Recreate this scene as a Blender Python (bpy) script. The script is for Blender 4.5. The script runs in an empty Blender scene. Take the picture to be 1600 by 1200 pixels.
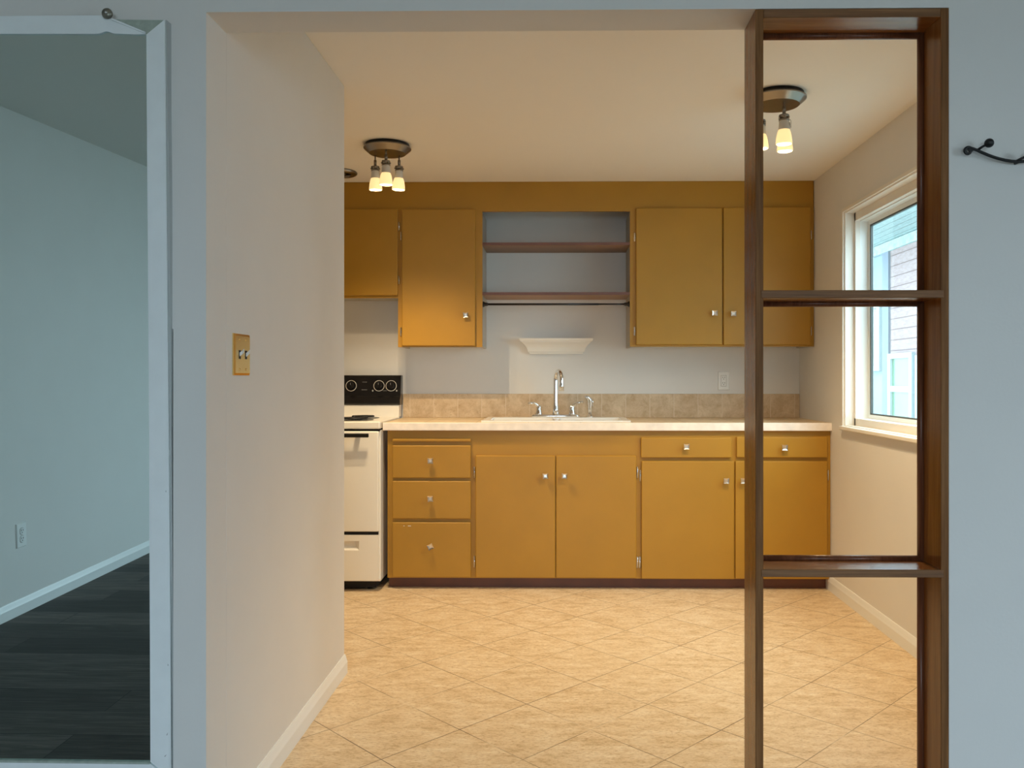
import bpy, bmesh, math, random
from mathutils import Vector, Matrix
random.seed(7)
SC = bpy.context.scene
COL = SC.collection
PI = math.pi

# ------------------------------------------------------------------ camera
cam_d = bpy.data.cameras.new('camera')
cam = bpy.data.objects.new('camera', cam_d)
COL.objects.link(cam)
cam.location = (0, 0, 1.2256)
cam.rotation_euler = (PI / 2, 0, 0.0139)
cam_d.sensor_width = 36
cam_d.lens = 36 * 1295.58 / 1600
cam_d.shift_x = -53.0 / 1600
cam_d.shift_y = -9.16 / 1600
cam_d.clip_start = 0.05
SC.camera = cam

# ------------------------------------------------------------------ world, exposure
w = bpy.data.worlds.new('overcast_sky')
SC.world = w
w.use_nodes = True
wn = w.node_tree
bg = wn.nodes['Background']
bg.inputs['Color'].default_value = (0.69, 0.87, 1.0, 1)
bg.inputs['Strength'].default_value = 8.0
SC.view_settings.view_transform = 'Standard'
SC.view_settings.look = 'None'
SC.view_settings.exposure = 0.14
SC.view_settings.gamma = 1.0
SC.view_settings.use_curve_mapping = False
SC.cycles.use_denoising = True
SC.cycles.max_bounces = 12
SC.cycles.diffuse_bounces = 6
SC.cycles.sample_clamp_indirect = 6.0

# key dimensions (metres): camera stands at the origin, kitchen ahead (+Y)
Y0, Y0B = 2.079, 2.204          # wall between the living room and kitchen
XL, XR = -0.886, 1.579          # stub wall face, kitchen window wall face
YB, YU, YC, YF = 5.435, 5.121, 4.789, 4.819   # back wall, upper fronts, counter edge, base fronts
H = 2.44
LX = -2.675                      # living room left wall
LY = -3.4                        # living room window wall
LXR = 3.6

def portal(name, loc, rot, sx, sy):
    l = bpy.data.lights.new(name, 'AREA'); l.shape = 'RECTANGLE'
    l.size = sx; l.size_y = sy; l.cycles.is_portal = True
    o = bpy.data.objects.new(name, l); COL.objects.link(o)
    o.location = loc; o.rotation_euler = rot
portal('daylight_portal_kitchen', (XR + 0.19, 3.83, 1.55), (0, PI / 2, 0), 1.2, 1.56)
portal('daylight_portal_added', (LXR + 0.1, -.6, 1.09), (0, PI / 2, 0), 2.02, 1.6)  # portal of the added right-hand window
portal('daylight_portal_living', (0.15, LY - 0.1, 1.14), (PI / 2, 0, 0), 1.9, 2.12)

# ------------------------------------------------------------------ materials
MATS = {}
def srgb(r, g, b):
    f = lambda c: ((c / 255) / 12.92) if c / 255 <= .04045 else (((c / 255) + .055) / 1.055) ** 2.4
    return (f(r), f(g), f(b), 1)
def mat(name, color, rough=0.5, metal=0.0, spec=0.5, bump=0.0, bscale=200, mottle=0.0, mscale=3.0, coat=0.0):
    m = bpy.data.materials.new(name); m.use_nodes = True
    nt = m.node_tree; b = nt.nodes['Principled BSDF']
    b.inputs['Base Color'].default_value = color if len(color) == 4 else (*color, 1)
    b.inputs['Roughness'].default_value = rough
    b.inputs['Metallic'].default_value = metal
    b.inputs['Specular IOR Level'].default_value = spec
    b.inputs['Coat Weight'].default_value = coat
    tc = nt.nodes.new('ShaderNodeTexCoord')
    if mottle:
        n = nt.nodes.new('ShaderNodeTexNoise'); n.inputs['Scale'].default_value = mscale; n.inputs['Detail'].default_value = 6
        nt.links.new(tc.outputs['Object'], n.inputs['Vector'])
        mr = nt.nodes.new('ShaderNodeMapRange'); mr.inputs[1].default_value = .3; mr.inputs[2].default_value = .7
        mr.inputs[3].default_value = 1 - mottle; mr.inputs[4].default_value = 1 + mottle
        nt.links.new(n.outputs['Fac'], mr.inputs[0])
        mx = nt.nodes.new('ShaderNodeVectorMath'); mx.operation = 'SCALE'
        mx.inputs[0].default_value = color[:3]
        nt.links.new(mr.outputs[0], mx.inputs['Scale'])
        nt.links.new(mx.outputs[0], b.inputs['Base Color'])
    if bump:
        n2 = nt.nodes.new('ShaderNodeTexNoise'); n2.inputs['Scale'].default_value = bscale; n2.inputs['Detail'].default_value = 3
        nt.links.new(tc.outputs['Object'], n2.inputs['Vector'])
        bp = nt.nodes.new('ShaderNodeBump'); bp.inputs['Strength'].default_value = bump; bp.inputs['Distance'].default_value = .002
        nt.links.new(n2.outputs['Fac'], bp.inputs['Height'])
        nt.links.new(bp.outputs[0], b.inputs['Normal'])
    MATS[name] = m
    return m

def math_node(nt, op, a, b=None, c=None):
    n = nt.nodes.new('ShaderNodeMath'); n.operation = op
    for i, v in enumerate((a, b, c)):
        if v is None: continue
        if isinstance(v, (int, float)): n.inputs[i].default_value = v
        else: nt.links.new(v, n.inputs[i])
    return n.outputs[0]

def mix_col(nt, fac, a, b):
    n = nt.nodes.new('ShaderNodeMix'); n.data_type = 'RGBA'
    if isinstance(fac, (int, float)): n.inputs[0].default_value = fac
    else: nt.links.new(fac, n.inputs[0])
    for i, v in ((6, a), (7, b)):
        if isinstance(v, tuple): n.inputs[i].default_value = v
        else: nt.links.new(v, n.inputs[i])
    return n.outputs[2]

def ramp(nt, fac, stops):
    n = nt.nodes.new('ShaderNodeValToRGB')
    while len(n.color_ramp.elements) < len(stops): n.color_ramp.elements.new(.5)
    for e, (p, c) in zip(n.color_ramp.elements, stops):
        e.position = p; e.color = c
    nt.links.new(fac, n.inputs[0])
    return n.outputs[0]

def noise(nt, vec, scale, detail=5, rough=.55, dist=0):
    n = nt.nodes.new('ShaderNodeTexNoise'); n.inputs['Scale'].default_value = scale
    n.inputs['Detail'].default_value = detail; n.inputs['Roughness'].default_value = rough
    n.inputs['Distortion'].default_value = dist
    nt.links.new(vec, n.inputs['Vector'])
    return n.outputs['Fac']

def mapping(nt, vec, scale=(1, 1, 1), loc=(0, 0, 0), rot=(0, 0, 0)):
    n = nt.nodes.new('ShaderNodeMapping'); n.inputs['Scale'].default_value = scale
    n.inputs['Location'].default_value = loc; n.inputs['Rotation'].default_value = rot
    nt.links.new(vec, n.inputs['Vector'])
    return n.outputs[0]

def floor_tile_mat():
    m = bpy.data.materials.new('stone_floor_tile'); m.use_nodes = True
    nt = m.node_tree; b = nt.nodes['Principled BSDF']
    tc = nt.nodes.new('ShaderNodeTexCoord').outputs['Object']
    s, th, tx, ty = .3221, .7764, .1104, 3.3469
    # tile axes: i right and towards the camera, j left and towards the camera
    sx = nt.nodes.new('ShaderNodeSeparateXYZ'); nt.links.new(tc, sx.inputs[0])
    X = math_node(nt, 'SUBTRACT', sx.outputs[0], tx); Y = math_node(nt, 'SUBTRACT', sx.outputs[1], ty)
    c, si = math.cos(th), math.sin(th)
    i = math_node(nt, 'DIVIDE', math_node(nt, 'SUBTRACT', math_node(nt, 'MULTIPLY', X, c), math_node(nt, 'MULTIPLY', Y, si)), s)
    j = math_node(nt, 'DIVIDE', math_node(nt, 'SUBTRACT', math_node(nt, 'MULTIPLY', X, -si), math_node(nt, 'MULTIPLY', Y, c)), s)
    fi, fj = math_node(nt, 'FLOOR', i), math_node(nt, 'FLOOR', j)
    def edge(v, f):
        t = math_node(nt, 'ABSOLUTE', math_node(nt, 'SUBTRACT', math_node(nt, 'SUBTRACT', v, f), .5))
        return math_node(nt, 'GREATER_THAN', t, .5 - .0048)
    ei = edge(i, fi); ej = edge(j, fj)
    grout = math_node(nt, 'MAXIMUM', ei, ej)
    cb = nt.nodes.new('ShaderNodeCombineXYZ'); nt.links.new(fi, cb.inputs[0]); nt.links.new(fj, cb.inputs[1])
    wn_ = nt.nodes.new('ShaderNodeTexWhiteNoise'); nt.links.new(cb.outputs[0], wn_.inputs['Vector'])
    off = nt.nodes.new('ShaderNodeVectorMath'); off.operation = 'SCALE'; nt.links.new(wn_.outputs['Color'], off.inputs[0]); off.inputs['Scale'].default_value = 9
    add = nt.nodes.new('ShaderNodeVectorMath'); nt.links.new(tc, add.inputs[0]); nt.links.new(off.outputs[0], add.inputs[1])
    v1 = mapping(nt, add.outputs[0], (6, 15, 1))
    n1 = noise(nt, v1, 1.6, 12, .80, .0)
    n2 = noise(nt, mapping(nt, add.outputs[0], (16, 40, 1)), 4, 6, .75)
    n3 = noise(nt, mapping(nt, add.outputs[0], (40, 80, 1)), 3.0, 4, .7)
    col = ramp(nt, n1, [(.32, (.47, .33, .175, 1)), (.48, (.69, .53, .34, 1)), (.66, (.80, .68, .50, 1))])
    pit = ramp(nt, n2, [(.34, (.55, .43, .30, 1)), (.50, (1, 1, 1, 1))])
    mm = nt.nodes.new('ShaderNodeMix'); mm.data_type = 'RGBA'; mm.blend_type = 'MULTIPLY'; mm.inputs[0].default_value = .75
    nt.links.new(col, mm.inputs[6]); nt.links.new(pit, mm.inputs[7])
    pit2 = ramp(nt, n3, [(.27, (.55, .42, .28, 1)), (.36, (1, 1, 1, 1)), (.68, (1, 1, 1, 1)), (.78, (1.0, 1.0, .97, 1))])
    m2 = nt.nodes.new('ShaderNodeMix'); m2.data_type = 'RGBA'; m2.blend_type = 'MULTIPLY'; m2.inputs[0].default_value = .6
    nt.links.new(mm.outputs[2], m2.inputs[6]); nt.links.new(pit2, m2.inputs[7])
    # grout worn: dark in places, pale in others
    gn = noise(nt, mapping(nt, tc, (1, 1, 1)), 2.6, 3)
    gcol = ramp(nt, gn, [(.40, (.12, .075, .04, 1)), (.58, (.33, .24, .14, 1)), (.66, (.75, .62, .45, 1))])
    final = mix_col(nt, grout, m2.outputs[2], gcol)
    nt.links.new(final, b.inputs['Base Color'])
    b.inputs['Roughness'].default_value = .42
    b.inputs['Specular IOR Level'].default_value = .35
    bp = nt.nodes.new('ShaderNodeBump'); bp.inputs['Strength'].default_value = .25; bp.inputs['Distance'].default_value = .002
    nt.links.new(math_node(nt, 'SUBTRACT', n2, math_node(nt, 'MULTIPLY', grout, 1.0)), bp.inputs['Height'])
    nt.links.new(bp.outputs[0], b.inputs['Normal'])
    MATS['tile'] = m

def wall_tile_mat(name, x0, pitch, col_a, col_b, grout_c, axis_line=True):
    m = bpy.data.materials.new(name); m.use_nodes = True
    nt = m.node_tree; b = nt.nodes['Principled BSDF']
    tc = nt.nodes.new('ShaderNodeTexCoord').outputs['Object']
    sx = nt.nodes.new('ShaderNodeSeparateXYZ'); nt.links.new(tc, sx.inputs[0])
    i = math_node(nt, 'DIVIDE', math_node(nt, 'SUBTRACT', sx.outputs[0], x0), pitch)
    fi = math_node(nt, 'FLOOR', i)
    t = math_node(nt, 'ABSOLUTE', math_node(nt, 'SUBTRACT', math_node(nt, 'SUBTRACT', i, fi), .5))
    grout = math_node(nt, 'GREATER_THAN', t, .5 - .0022 / pitch)
    wn_ = nt.nodes.new('ShaderNodeTexWhiteNoise'); wn_.noise_dimensions = '1D'; nt.links.new(fi, wn_.inputs['W'])
    off = nt.nodes.new('ShaderNodeVectorMath'); off.operation = 'SCALE'; nt.links.new(wn_.outputs['Color'], off.inputs[0]); off.inputs['Scale'].default_value = 9
    add = nt.nodes.new('ShaderNodeVectorMath'); nt.links.new(tc, add.inputs[0]); nt.links.new(off.outputs[0], add.inputs[1])
    n1 = noise(nt, add.outputs[0], 14, 8, .65, .4); n2 = noise(nt, add.outputs[0], 110, 4, .7)
    col = ramp(nt, n1, [(.32, col_a), (.68, col_b)])
    pit = ramp(nt, n2, [(.30, (.55, .45, .35, 1)), (.42, (1, 1, 1, 1))])
    mm = nt.nodes.new('ShaderNodeMix'); mm.data_type = 'RGBA'; mm.blend_type = 'MULTIPLY'; mm.inputs[0].default_value = .6
    nt.links.new(col, mm.inputs[6]); nt.links.new(pit, mm.inputs[7])
    nt.links.new(mix_col(nt, grout, mm.outputs[2], grout_c), b.inputs['Base Color'])
    b.inputs['Roughness'].default_value = .45
    MATS[name] = m
    return m

def plank_mat():
    m = bpy.data.materials.new('dark_plank_floor'); m.use_nodes = True
    nt = m.node_tree; b = nt.nodes['Principled BSDF']
    tc = nt.nodes.new('ShaderNodeTexCoord').outputs['Object']
    br = nt.nodes.new('ShaderNodeTexBrick')
    nt.links.new(tc, br.inputs['Vector'])
    br.inputs['Scale'].default_value = 1; br.inputs['Mortar Size'].default_value = .0018
    br.inputs['Brick Width'].default_value = 1.2; br.inputs['Row Height'].default_value = .18
    br.offset = .37; br.offset_frequency = 2
    br.inputs['Color1'].default_value = (0, 0, 0, 1); br.inputs['Color2'].default_value = (1, 1, 1, 1); br.inputs['Mortar'].default_value = (.0, 0, 0, 1)
    sep = nt.nodes.new('ShaderNodeSeparateColor'); nt.links.new(br.outputs['Color'], sep.inputs[0])
    off = nt.nodes.new('ShaderNodeVectorMath'); off.operation = 'SCALE'; nt.links.new(br.outputs['Color'], off.inputs[0]); off.inputs['Scale'].default_value = 7
    add = nt.nodes.new('ShaderNodeVectorMath'); nt.links.new(tc, add.inputs[0]); nt.links.new(off.outputs[0], add.inputs[1])
    g = noise(nt, mapping(nt, add.outputs[0], (1.2, 16, 1)), 2.6, 8, .65, 1.2)
    col = ramp(nt, g, [(.28, (.020, .017, .015, 1)), (.5, (.050, .044, .039, 1)), (.75, (.105, .092, .08, 1))])
    tone = nt.nodes.new('ShaderNodeVectorMath'); tone.operation = 'SCALE'
    nt.links.new(col, tone.inputs[0])
    nt.links.new(math_node(nt, 'ADD', math_node(nt, 'MULTIPLY', sep.outputs[0], 1.25), .5), tone.inputs['Scale'])
    nt.links.new(mix_col(nt, br.outputs['Fac'], tone.outputs[0], (.006, .006, .006, 1)), b.inputs['Base Color'])
    b.inputs['Roughness'].default_value = .55
    b.inputs['Specular IOR Level'].default_value = .3
    MATS['plank'] = m

def wood_mat(name, axis, dark, mid, light, rough=.32, scale=1.0, coat=.06):
    m = bpy.data.materials.new(name); m.use_nodes = True
    nt = m.node_tree; b = nt.nodes['Principled BSDF']
    tc = nt.nodes.new('ShaderNodeTexCoord').outputs['Object']
    sc_ = [28 * scale] * 3; sc_[axis] = 1.4 * scale
    g1 = noise(nt, mapping(nt, tc, tuple(sc_)), 1.6, 8, .6, .8)
    sc2 = [180 * scale] * 3; sc2[axis] = 6 * scale
    g2 = noise(nt, mapping(nt, tc, tuple(sc2)), 1.5, 4, .6)
    f = math_node(nt, 'ADD', math_node(nt, 'MULTIPLY', g1, .62), math_node(nt, 'MULTIPLY', g2, .38))
    nt.links.new(ramp(nt, f, [(.30, dark), (.50, mid), (.72, light)]), b.inputs['Base Color'])
    b.inputs['Roughness'].default_value = rough
    b.inputs['Coat Weight'].default_value = coat
    b.inputs['Specular IOR Level'].default_value = .5 if axis == 0 else .22
    bp = nt.nodes.new('ShaderNodeBump'); bp.inputs['Strength'].default_value = .25; bp.inputs['Distance'].default_value = .001
    nt.links.new(g2, bp.inputs['Height']); nt.links.new(bp.outputs[0], b.inputs['Normal'])
    MATS[name] = m
    return m

def siding_mat(name, ca, cb, line, row, axis=2):
    m = bpy.data.materials.new(name); m.use_nodes = True
    nt = m.node_tree; b = nt.nodes['Principled BSDF']
    tc = nt.nodes.new('ShaderNodeTexCoord').outputs['Object']
    sx = nt.nodes.new('ShaderNodeSeparateXYZ'); nt.links.new(tc, sx.inputs[0])
    r = math_node(nt, 'DIVIDE', sx.outputs[axis], row)
    fr = math_node(nt, 'FRACT', r)
    ln = math_node(nt, 'LESS_THAN', fr, .09)
    n1 = noise(nt, mapping(nt, tc, (1, 4, 20) if axis == 2 else (20, 3, 4)), 2.5, 6, .7, .4)
    col = ramp(nt, n1, [(.35, ca), (.62, cb)])
    nt.links.new(mix_col(nt, ln, col, line), b.inputs['Base Color'])
    b.inputs['Roughness'].default_value = .8
    MATS[name] = m
    return m

def emit_mat(name, color, strength, base=(.9, .88, .82, 1)):
    m = bpy.data.materials.new(name); m.use_nodes = True
    b = m.node_tree.nodes['Principled BSDF']
    b.inputs['Base Color'].default_value = base
    b.inputs['Emission Color'].default_value = color
    b.inputs['Emission Strength'].default_value = strength
    b.inputs['Roughness'].default_value = .4
    MATS[name] = m

def glass_mat(name, tint=(.93, .98, .97, 1), refl=.06):
    m = bpy.data.materials.new(name); m.use_nodes = True
    nt = m.node_tree; nt.nodes.remove(nt.nodes['Principled BSDF'])
    out = nt.nodes['Material Output']
    t = nt.nodes.new('ShaderNodeBsdfTransparent'); t.inputs[0].default_value = tint
    g = nt.nodes.new('ShaderNodeBsdfGlossy'); g.inputs['Roughness'].default_value = .01
    lw = nt.nodes.new('ShaderNodeLayerWeight'); lw.inputs[0].default_value = .5   # facing: same for both sides of the pane
    p5 = math_node(nt, 'POWER', lw.outputs['Facing'], 4.0)
    mx = nt.nodes.new('ShaderNodeMixShader')
    nt.links.new(math_node(nt, 'ADD', math_node(nt, 'MULTIPLY', p5, .5), .03), mx.inputs[0]); nt.links.new(t.outputs[0], mx.inputs[1]); nt.links.new(g.outputs[0], mx.inputs[2])
    nt.links.new(mx.outputs[0], out.inputs[0])
    MATS[name] = m

floor_tile_mat(); plank_mat()
mat('wall_paint', (.73, .72, .70, 1), .6, bump=.12, bscale=120, mottle=.012, mscale=5)
mat('ceiling_paint', (.86, .84, .80, 1), .8, bump=.1, bscale=90)
mat('white_trim', (.82, .84, .84, 1), .35, bump=.05, bscale=60)
mat('ochre_paint', (.405, .208, .015, 1), .45, bump=.10, bscale=90, mottle=.05, mscale=4)
mat('cabinet_side', (.46, .42, .36, 1), .5)
mat('cabinet_edge', (.50, .28, .12, 1), .5)
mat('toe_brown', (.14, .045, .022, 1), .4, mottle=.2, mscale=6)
mat('shelf_brown', (.17, .075, .058, 1), .4, mottle=.1)
mat('shelf_board', (.34, .21, .125, 1), .5, mottle=.08)
mat('nickel', (.78, .74, .68, 1), .24, metal=1)
mat('brushed_nickel', (.30, .275, .245, 1), .28, metal=1)
mat('chrome', (.82, .83, .84, 1), .08, metal=1)
mat('brass', (.86, .62, .24, 1), .16, metal=1)
mat('black_iron', (.006, .006, .007, 1), .45)
mat('black_rod', (.012, .010, .010, 1), .35)
mat('black_enamel', (.008, .008, .009, 1), .2)
mat('dark_gap', (.012, .010, .009, 1), .8)
mat('range_white', (.90, .87, .80, 1), .28, coat=.3)
mat('porcelain', (.86, .85, .82, 1), .2, coat=.4)
mat('plastic_white', (.80, .81, .80, 1), .35)
mat('plastic_grey', (.35, .35, .34, 1), .5)
mat('slot_dark', (.02, .02, .02, 1), .7)
mat('ledge_white', (.84, .81, .75, 1), .45)
mat('shade_ceramic', (.62, .60, .56, 1), .5)
mat('counter_edge', (.90, .82, .74, 1), .4, mottle=.10, mscale=14)
mat('vinyl_white', (.82, .86, .86, 1), .35)
mat('window_trim', (.80, .77, .71, 1), .4)
mat('gasket_dark', (.10, .12, .12, 1), .6)
mat('mirror_silver', (.66, .79, .78, 1), .005, metal=1)
mat('mirror_edging', (.84, .89, .91, 1), .4, mottle=.02, mscale=20)
mat('torn_backing', (.36, .42, .37, 1), .8, mottle=.15, mscale=60)
mat('caulk_shadow', (.45, .48, .48, 1), .7)  # grey tone for the shadowed caulk line beside the mirror
mat('clip_metal', (.22, .21, .17, 1), .35, metal=.6)
mat('nbr_blue', (.18, .25, .29, 1), .7)
mat('nbr_trim', (.33, .39, .40, 1), .6)
mat('nbr_corner', (.125, .155, .20, 1), .7)
mat('nbr_pane_reflection', (.105, .20, .13, 1), .25, mottle=.12, mscale=3)  # reflection of greenery put into the pane colour
mat('concrete', (.22, .23, .20, 1), .9)
siding_mat('nbr_siding', (.22, .155, .15, 1), (.29, .225, .22, 1), (.12, .08, .08, 1), .145)
siding_mat('nbr_soffit', (.22, .32, .32, 1), (.36, .46, .45, 1), (.10, .15, .15, 1), .14, axis=0)
wood_mat('wood_vertical', 2, (.125, .040, .009, 1), (.21, .076, .018, 1), (.29, .118, .032, 1), .24)
wood_mat('wood_horizontal', 0, (.125, .040, .009, 1), (.21, .076, .018, 1), (.29, .118, .032, 1), .24)
wood_mat('wood_edge_vertical', 2, (.09, .036, .010, 1), (.20, .084, .026, 1), (.31, .150, .055, 1), .6, coat=0)
wood_mat('wood_edge_horizontal', 0, (.09, .036, .010, 1), (.20, .084, .026, 1), (.31, .150, .055, 1), .6, coat=0)
wood_mat('bead_wood', 2, (.08, .026, .012, 1), (.15, .05, .022, 1), (.22, .08, .04, 1), .3)
wall_tile_mat('splash_tile', -.4957, .157, (.46, .32, .18, 1), (.68, .54, .37, 1), (.66, .54, .40, 1))
wall_tile_mat('counter_tile', -.78, .305, (.60, .45, .27, 1), (.76, .61, .42, 1), (.36, .25, .14, 1))
emit_mat('shade_glass', (1.0, .70, .30, 1), .85, (.85, .72, .5, 1))
emit_mat('bulb_glow', (1.0, .86, .60, 1), 14)
glass_mat('window_glass')
WARM = (1.0, .75, .44)

# ------------------------------------------------------------------ mesh helpers
class MB:
    """collects shapes in world coordinates; build() links them as one mesh object"""
    def __init__(s): s.bm = bmesh.new(); s.mi = 0
    def _fin(s, verts):
        for v in verts:
            for f in v.link_faces: f.material_index = s.mi
    def box(s, x0, x1, y0, y1, z0, z1, bev=0, seg=2):
        x0, x1 = sorted((x0, x1)); y0, y1 = sorted((y0, y1)); z0, z1 = sorted((z0, z1))
        r = bmesh.ops.create_cube(s.bm, size=1)
        for v in r['verts']:
            v.co = ((x0 + x1) / 2 + v.co.x * (x1 - x0), (y0 + y1) / 2 + v.co.y * (y1 - y0), (z0 + z1) / 2 + v.co.z * (z1 - z0))
        vs = r['verts']; s._fin(vs)
        if bev:
            es = list({e for v in vs for e in v.link_edges})
            g = bmesh.ops.bevel(s.bm, geom=es, offset=bev, segments=seg, profile=.5, affect='EDGES')
            for f in g['faces']: f.material_index = s.mi
        return s
    def ring(s, pts):
        return [s.bm.verts.new(p) for p in pts]
    def loft(s, rings, cap=True, closed=False, smooth=True):
        R = [s.ring(r) for r in rings]; n = len(R[0])
        pairs = list(zip(R[:-1], R[1:])) + ([(R[-1], R[0])] if closed else [])
        for a, b in pairs:
            for k in range(n):
                f = s.bm.faces.new((a[k], a[(k + 1) % n], b[(k + 1) % n], b[k])); f.smooth = smooth; f.material_index = s.mi
        if cap and not closed:
            f = s.bm.faces.new(list(reversed(R[0]))); f.material_index = s.mi
            f = s.bm.faces.new(R[-1]); f.material_index = s.mi
        return s
    def lathe(s, c, prof, seg=32, axis='Z', cap=True, smooth=True, M=None):
        rings = []
        for r, h in prof:
            ring = []
            for k in range(seg):
                a = 2 * PI * k / seg; p = (r * math.cos(a), r * math.sin(a), h)
                if axis == 'Y': p = (p[0], h, p[1])
                if axis == 'X': p = (h, p[0], p[1])
                p = Vector(p)
                if M: p = M @ p
                ring.append(p + Vector(c))
            rings.append(ring)
        return s.loft(rings, cap, smooth=smooth)
    def tube(s, pts, rad, seg=12, cap=True):
        pts = [Vector(p) for p in pts]; n = len(pts)
        rr = rad if isinstance(rad, (list, tuple)) else [rad] * n
        rings = []; up = None
        for k in range(n):
            t = (pts[min(k + 1, n - 1)] - pts[max(k - 1, 0)]).normalized()
            if up is None:
                up = Vector((0, 0, 1)) if abs(t.z) < .9 else Vector((0, 1, 0))
            u = t.cross(up).normalized(); up = u.cross(t).normalized()
            rings.append([pts[k] + rr[k] * (math.cos(2 * PI * q / seg) * u + math.sin(2 * PI * q / seg) * up) for q in range(seg)])
        return s.loft(rings, cap)
    def prism(s, poly, f0, f1, smooth=False):
        """poly: list of 2-D points, f0 / f1: functions to 3-D"""
        return s.loft([[f0(p) for p in poly], [f1(p) for p in poly]], smooth=smooth)
    def sphere(s, c, r, sub=3, sc=(1, 1, 1)):
        g = bmesh.ops.create_icosphere(s.bm, subdivisions=sub, radius=r)
        for v in g['verts']:
            v.co = Vector(c) + Vector((v.co.x * sc[0], v.co.y * sc[1], v.co.z * sc[2]))
            for f in v.link_faces: f.smooth = True; f.material_index = s.mi
        return s
    def build(s, name, mats, parent=None):
        bmesh.ops.recalc_face_normals(s.bm, faces=s.bm.faces[:])
        me = bpy.data.meshes.new(name)
        s.bm.to_mesh(me); s.bm.free()
        for m in (mats if isinstance(mats, (list, tuple)) else [mats]): me.materials.append(MATS[m])
        o = bpy.data.objects.new(name, me); COL.objects.link(o)
        if parent is not None:
            o.parent = parent
            o.matrix_parent_inverse = Matrix.Translation(-world_loc(parent))
        return o
def world_loc(o):
    v = o.location.copy()
    # every parent in this scene is an unrotated empty or an untransformed mesh
    if o.parent is not None: v = Vector((0, 0, 0)) + (o.get('_w') and Vector(o['_w']) or Vector((0, 0, 0)))
    return v
def bx(name, m, parent, x0, x1, y0, y1, z0, z1, bev=0, seg=2):
    return MB().box(x0, x1, y0, y1, z0, z1, bev, seg).build(name, m, parent)
def tag(o, label=None, cat=None, group=None, kind=None):
    if label: o['label'] = label
    if cat: o['category'] = cat
    if group: o['group'] = group
    if kind: o['kind'] = kind
    return o
def thing(name, label, cat, loc, group=None):
    o = bpy.data.objects.new(name, None); COL.objects.link(o)
    o.location = loc; o.empty_display_size = .1
    return tag(o, label, cat, group)
def struct(name, mb, m, label=None, parent=None):
    o = mb.build(name, m, parent)
    if parent is None: tag(o, label, None, None, 'structure')
    return o

# ------------------------------------------------------------------ room shell
b = MB().box(-2.7, XR + .12, Y0 + .06, YB + .1, -.05, 0)
struct('floor', b, 'tile', 'beige stone-look kitchen floor of square tiles laid diagonally')
b = MB().box(LX - .1, LXR + .1, LY - .1, Y0 + .06, -.05, 0)
struct('floor_living', b, 'plank', 'dark wood plank floor of the front room seen in the mirror')
b = MB().box(-2.7, XR + .12, Y0 + .06, YB + .1, H, H + .06)
struct('ceiling', b, 'ceiling_paint', 'smooth cream-lit kitchen ceiling')
b = MB().box(LX - .1, LXR + .1, LY - .1, Y0 + .06, H, H + .06)
struct('ceiling_living', b, 'ceiling_paint', 'front room ceiling seen in the mirror')

# wall between the rooms, with the wide opening and a recess behind the mirror
OT = 2.1485
b = MB()
b.box(LX, XL, Y0 + .055, Y0B, 0, H)                    # backing left of the opening
b.box(LX, -1.95, Y0, Y0 + .055, 0, H)
b.box(-.9695, XL, Y0, Y0 + .055, 0, H)
b.box(-1.95, -.9695, Y0, Y0 + .055, 1.35, H)
b.box(-1.95, -.9695, Y0, Y0 + .055, 0, .2)
b.box(XL, .975, Y0, Y0B, OT, H)                        # header
b.box(.975, LXR, Y0, Y0B, 0, H)                        # right of the wood divider
struct('wall_front', b, 'wall_paint', 'pale blue-grey wall around the wide kitchen opening')
b = MB().box(XL - .115, XL, Y0B, 3.437, 0, H, .004)
struct('wall_left', b, 'wall_paint', 'pale grey stub wall carrying the brass switch plate')
b = MB().box(-2.7, XR + .12, YB, YB + .1, 0, H)
struct('wall_back', b, 'wall_paint', 'pale grey kitchen wall behind the sink')
# window wall with its opening
WY0, WY1, WZ0, WZ1 = 3.05, 4.585, .955, 2.142
b = MB()
T = .12
b.box(XR, XR + T, Y0B, WY0, 0, H); b.box(XR, XR + T, WY1, YB, 0, H)
b.box(XR, XR + T, WY0, WY1, 0, WZ0); b.box(XR, XR + T, WY0, WY1, WZ1, H)
struct('wall_right', b, 'wall_paint', 'beige-lit kitchen wall with the window')
b = MB().box(-2.7, -2.6, Y0B, YB, 0, H)
struct('wall_kitchen_left', b, 'wall_paint', 'kitchen wall hidden behind the stub wall')
b = MB().box(LX - .1, LX, LY, Y0B, 0, H)
struct('wall_living_left', b, 'wall_paint', 'front room side wall seen in the mirror')
RW0, RW1, RZ0, RZ1 = -1.4, .2, .08, 2.1  # opening for an added, unseen window that lights the stub wall
b = MB()
b.box(LXR, LXR + .1, LY, RW0, 0, H); b.box(LXR, LXR + .1, RW1, Y0B, 0, H)
b.box(LXR, LXR + .1, RW0, RW1, 0, RZ0); b.box(LXR, LXR + .1, RW0, RW1, RZ1, H)
struct('wall_living_right', b, 'wall_paint', 'front room wall on the right of the viewer')
LW0, LW1, LZ0, LZ1 = -.8, 1.1, .08, 2.2
b = MB()
b.box(LX, LW0, LY - .1, LY, 0, H); b.box(LW1, LXR, LY - .1, LY, 0, H)
b.box(LW0, LW1, LY - .1, LY, 0, LZ0); b.box(LW0, LW1, LY - .1, LY, LZ1, H)
struct('wall_living_window', b, 'wall_paint', 'front room wall with the big window behind the viewer')
b = MB()
for x0, x1 in ((LW0, LW0 + .06), (LW1 - .06, LW1), (.12, .18),): b.box(x0, x1, LY - .08, LY - .02, LZ0, LZ1)
b.box(LW0, LW1, LY - .08, LY - .02, LZ0, LZ0 + .06); b.box(LW0, LW1, LY - .08, LY - .02, LZ1 - .06, LZ1)
struct('window_2', b, 'white_trim', 'front room window behind the viewer')
b = MB()  # frame of the added window, put in for daylight on the stub wall
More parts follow.
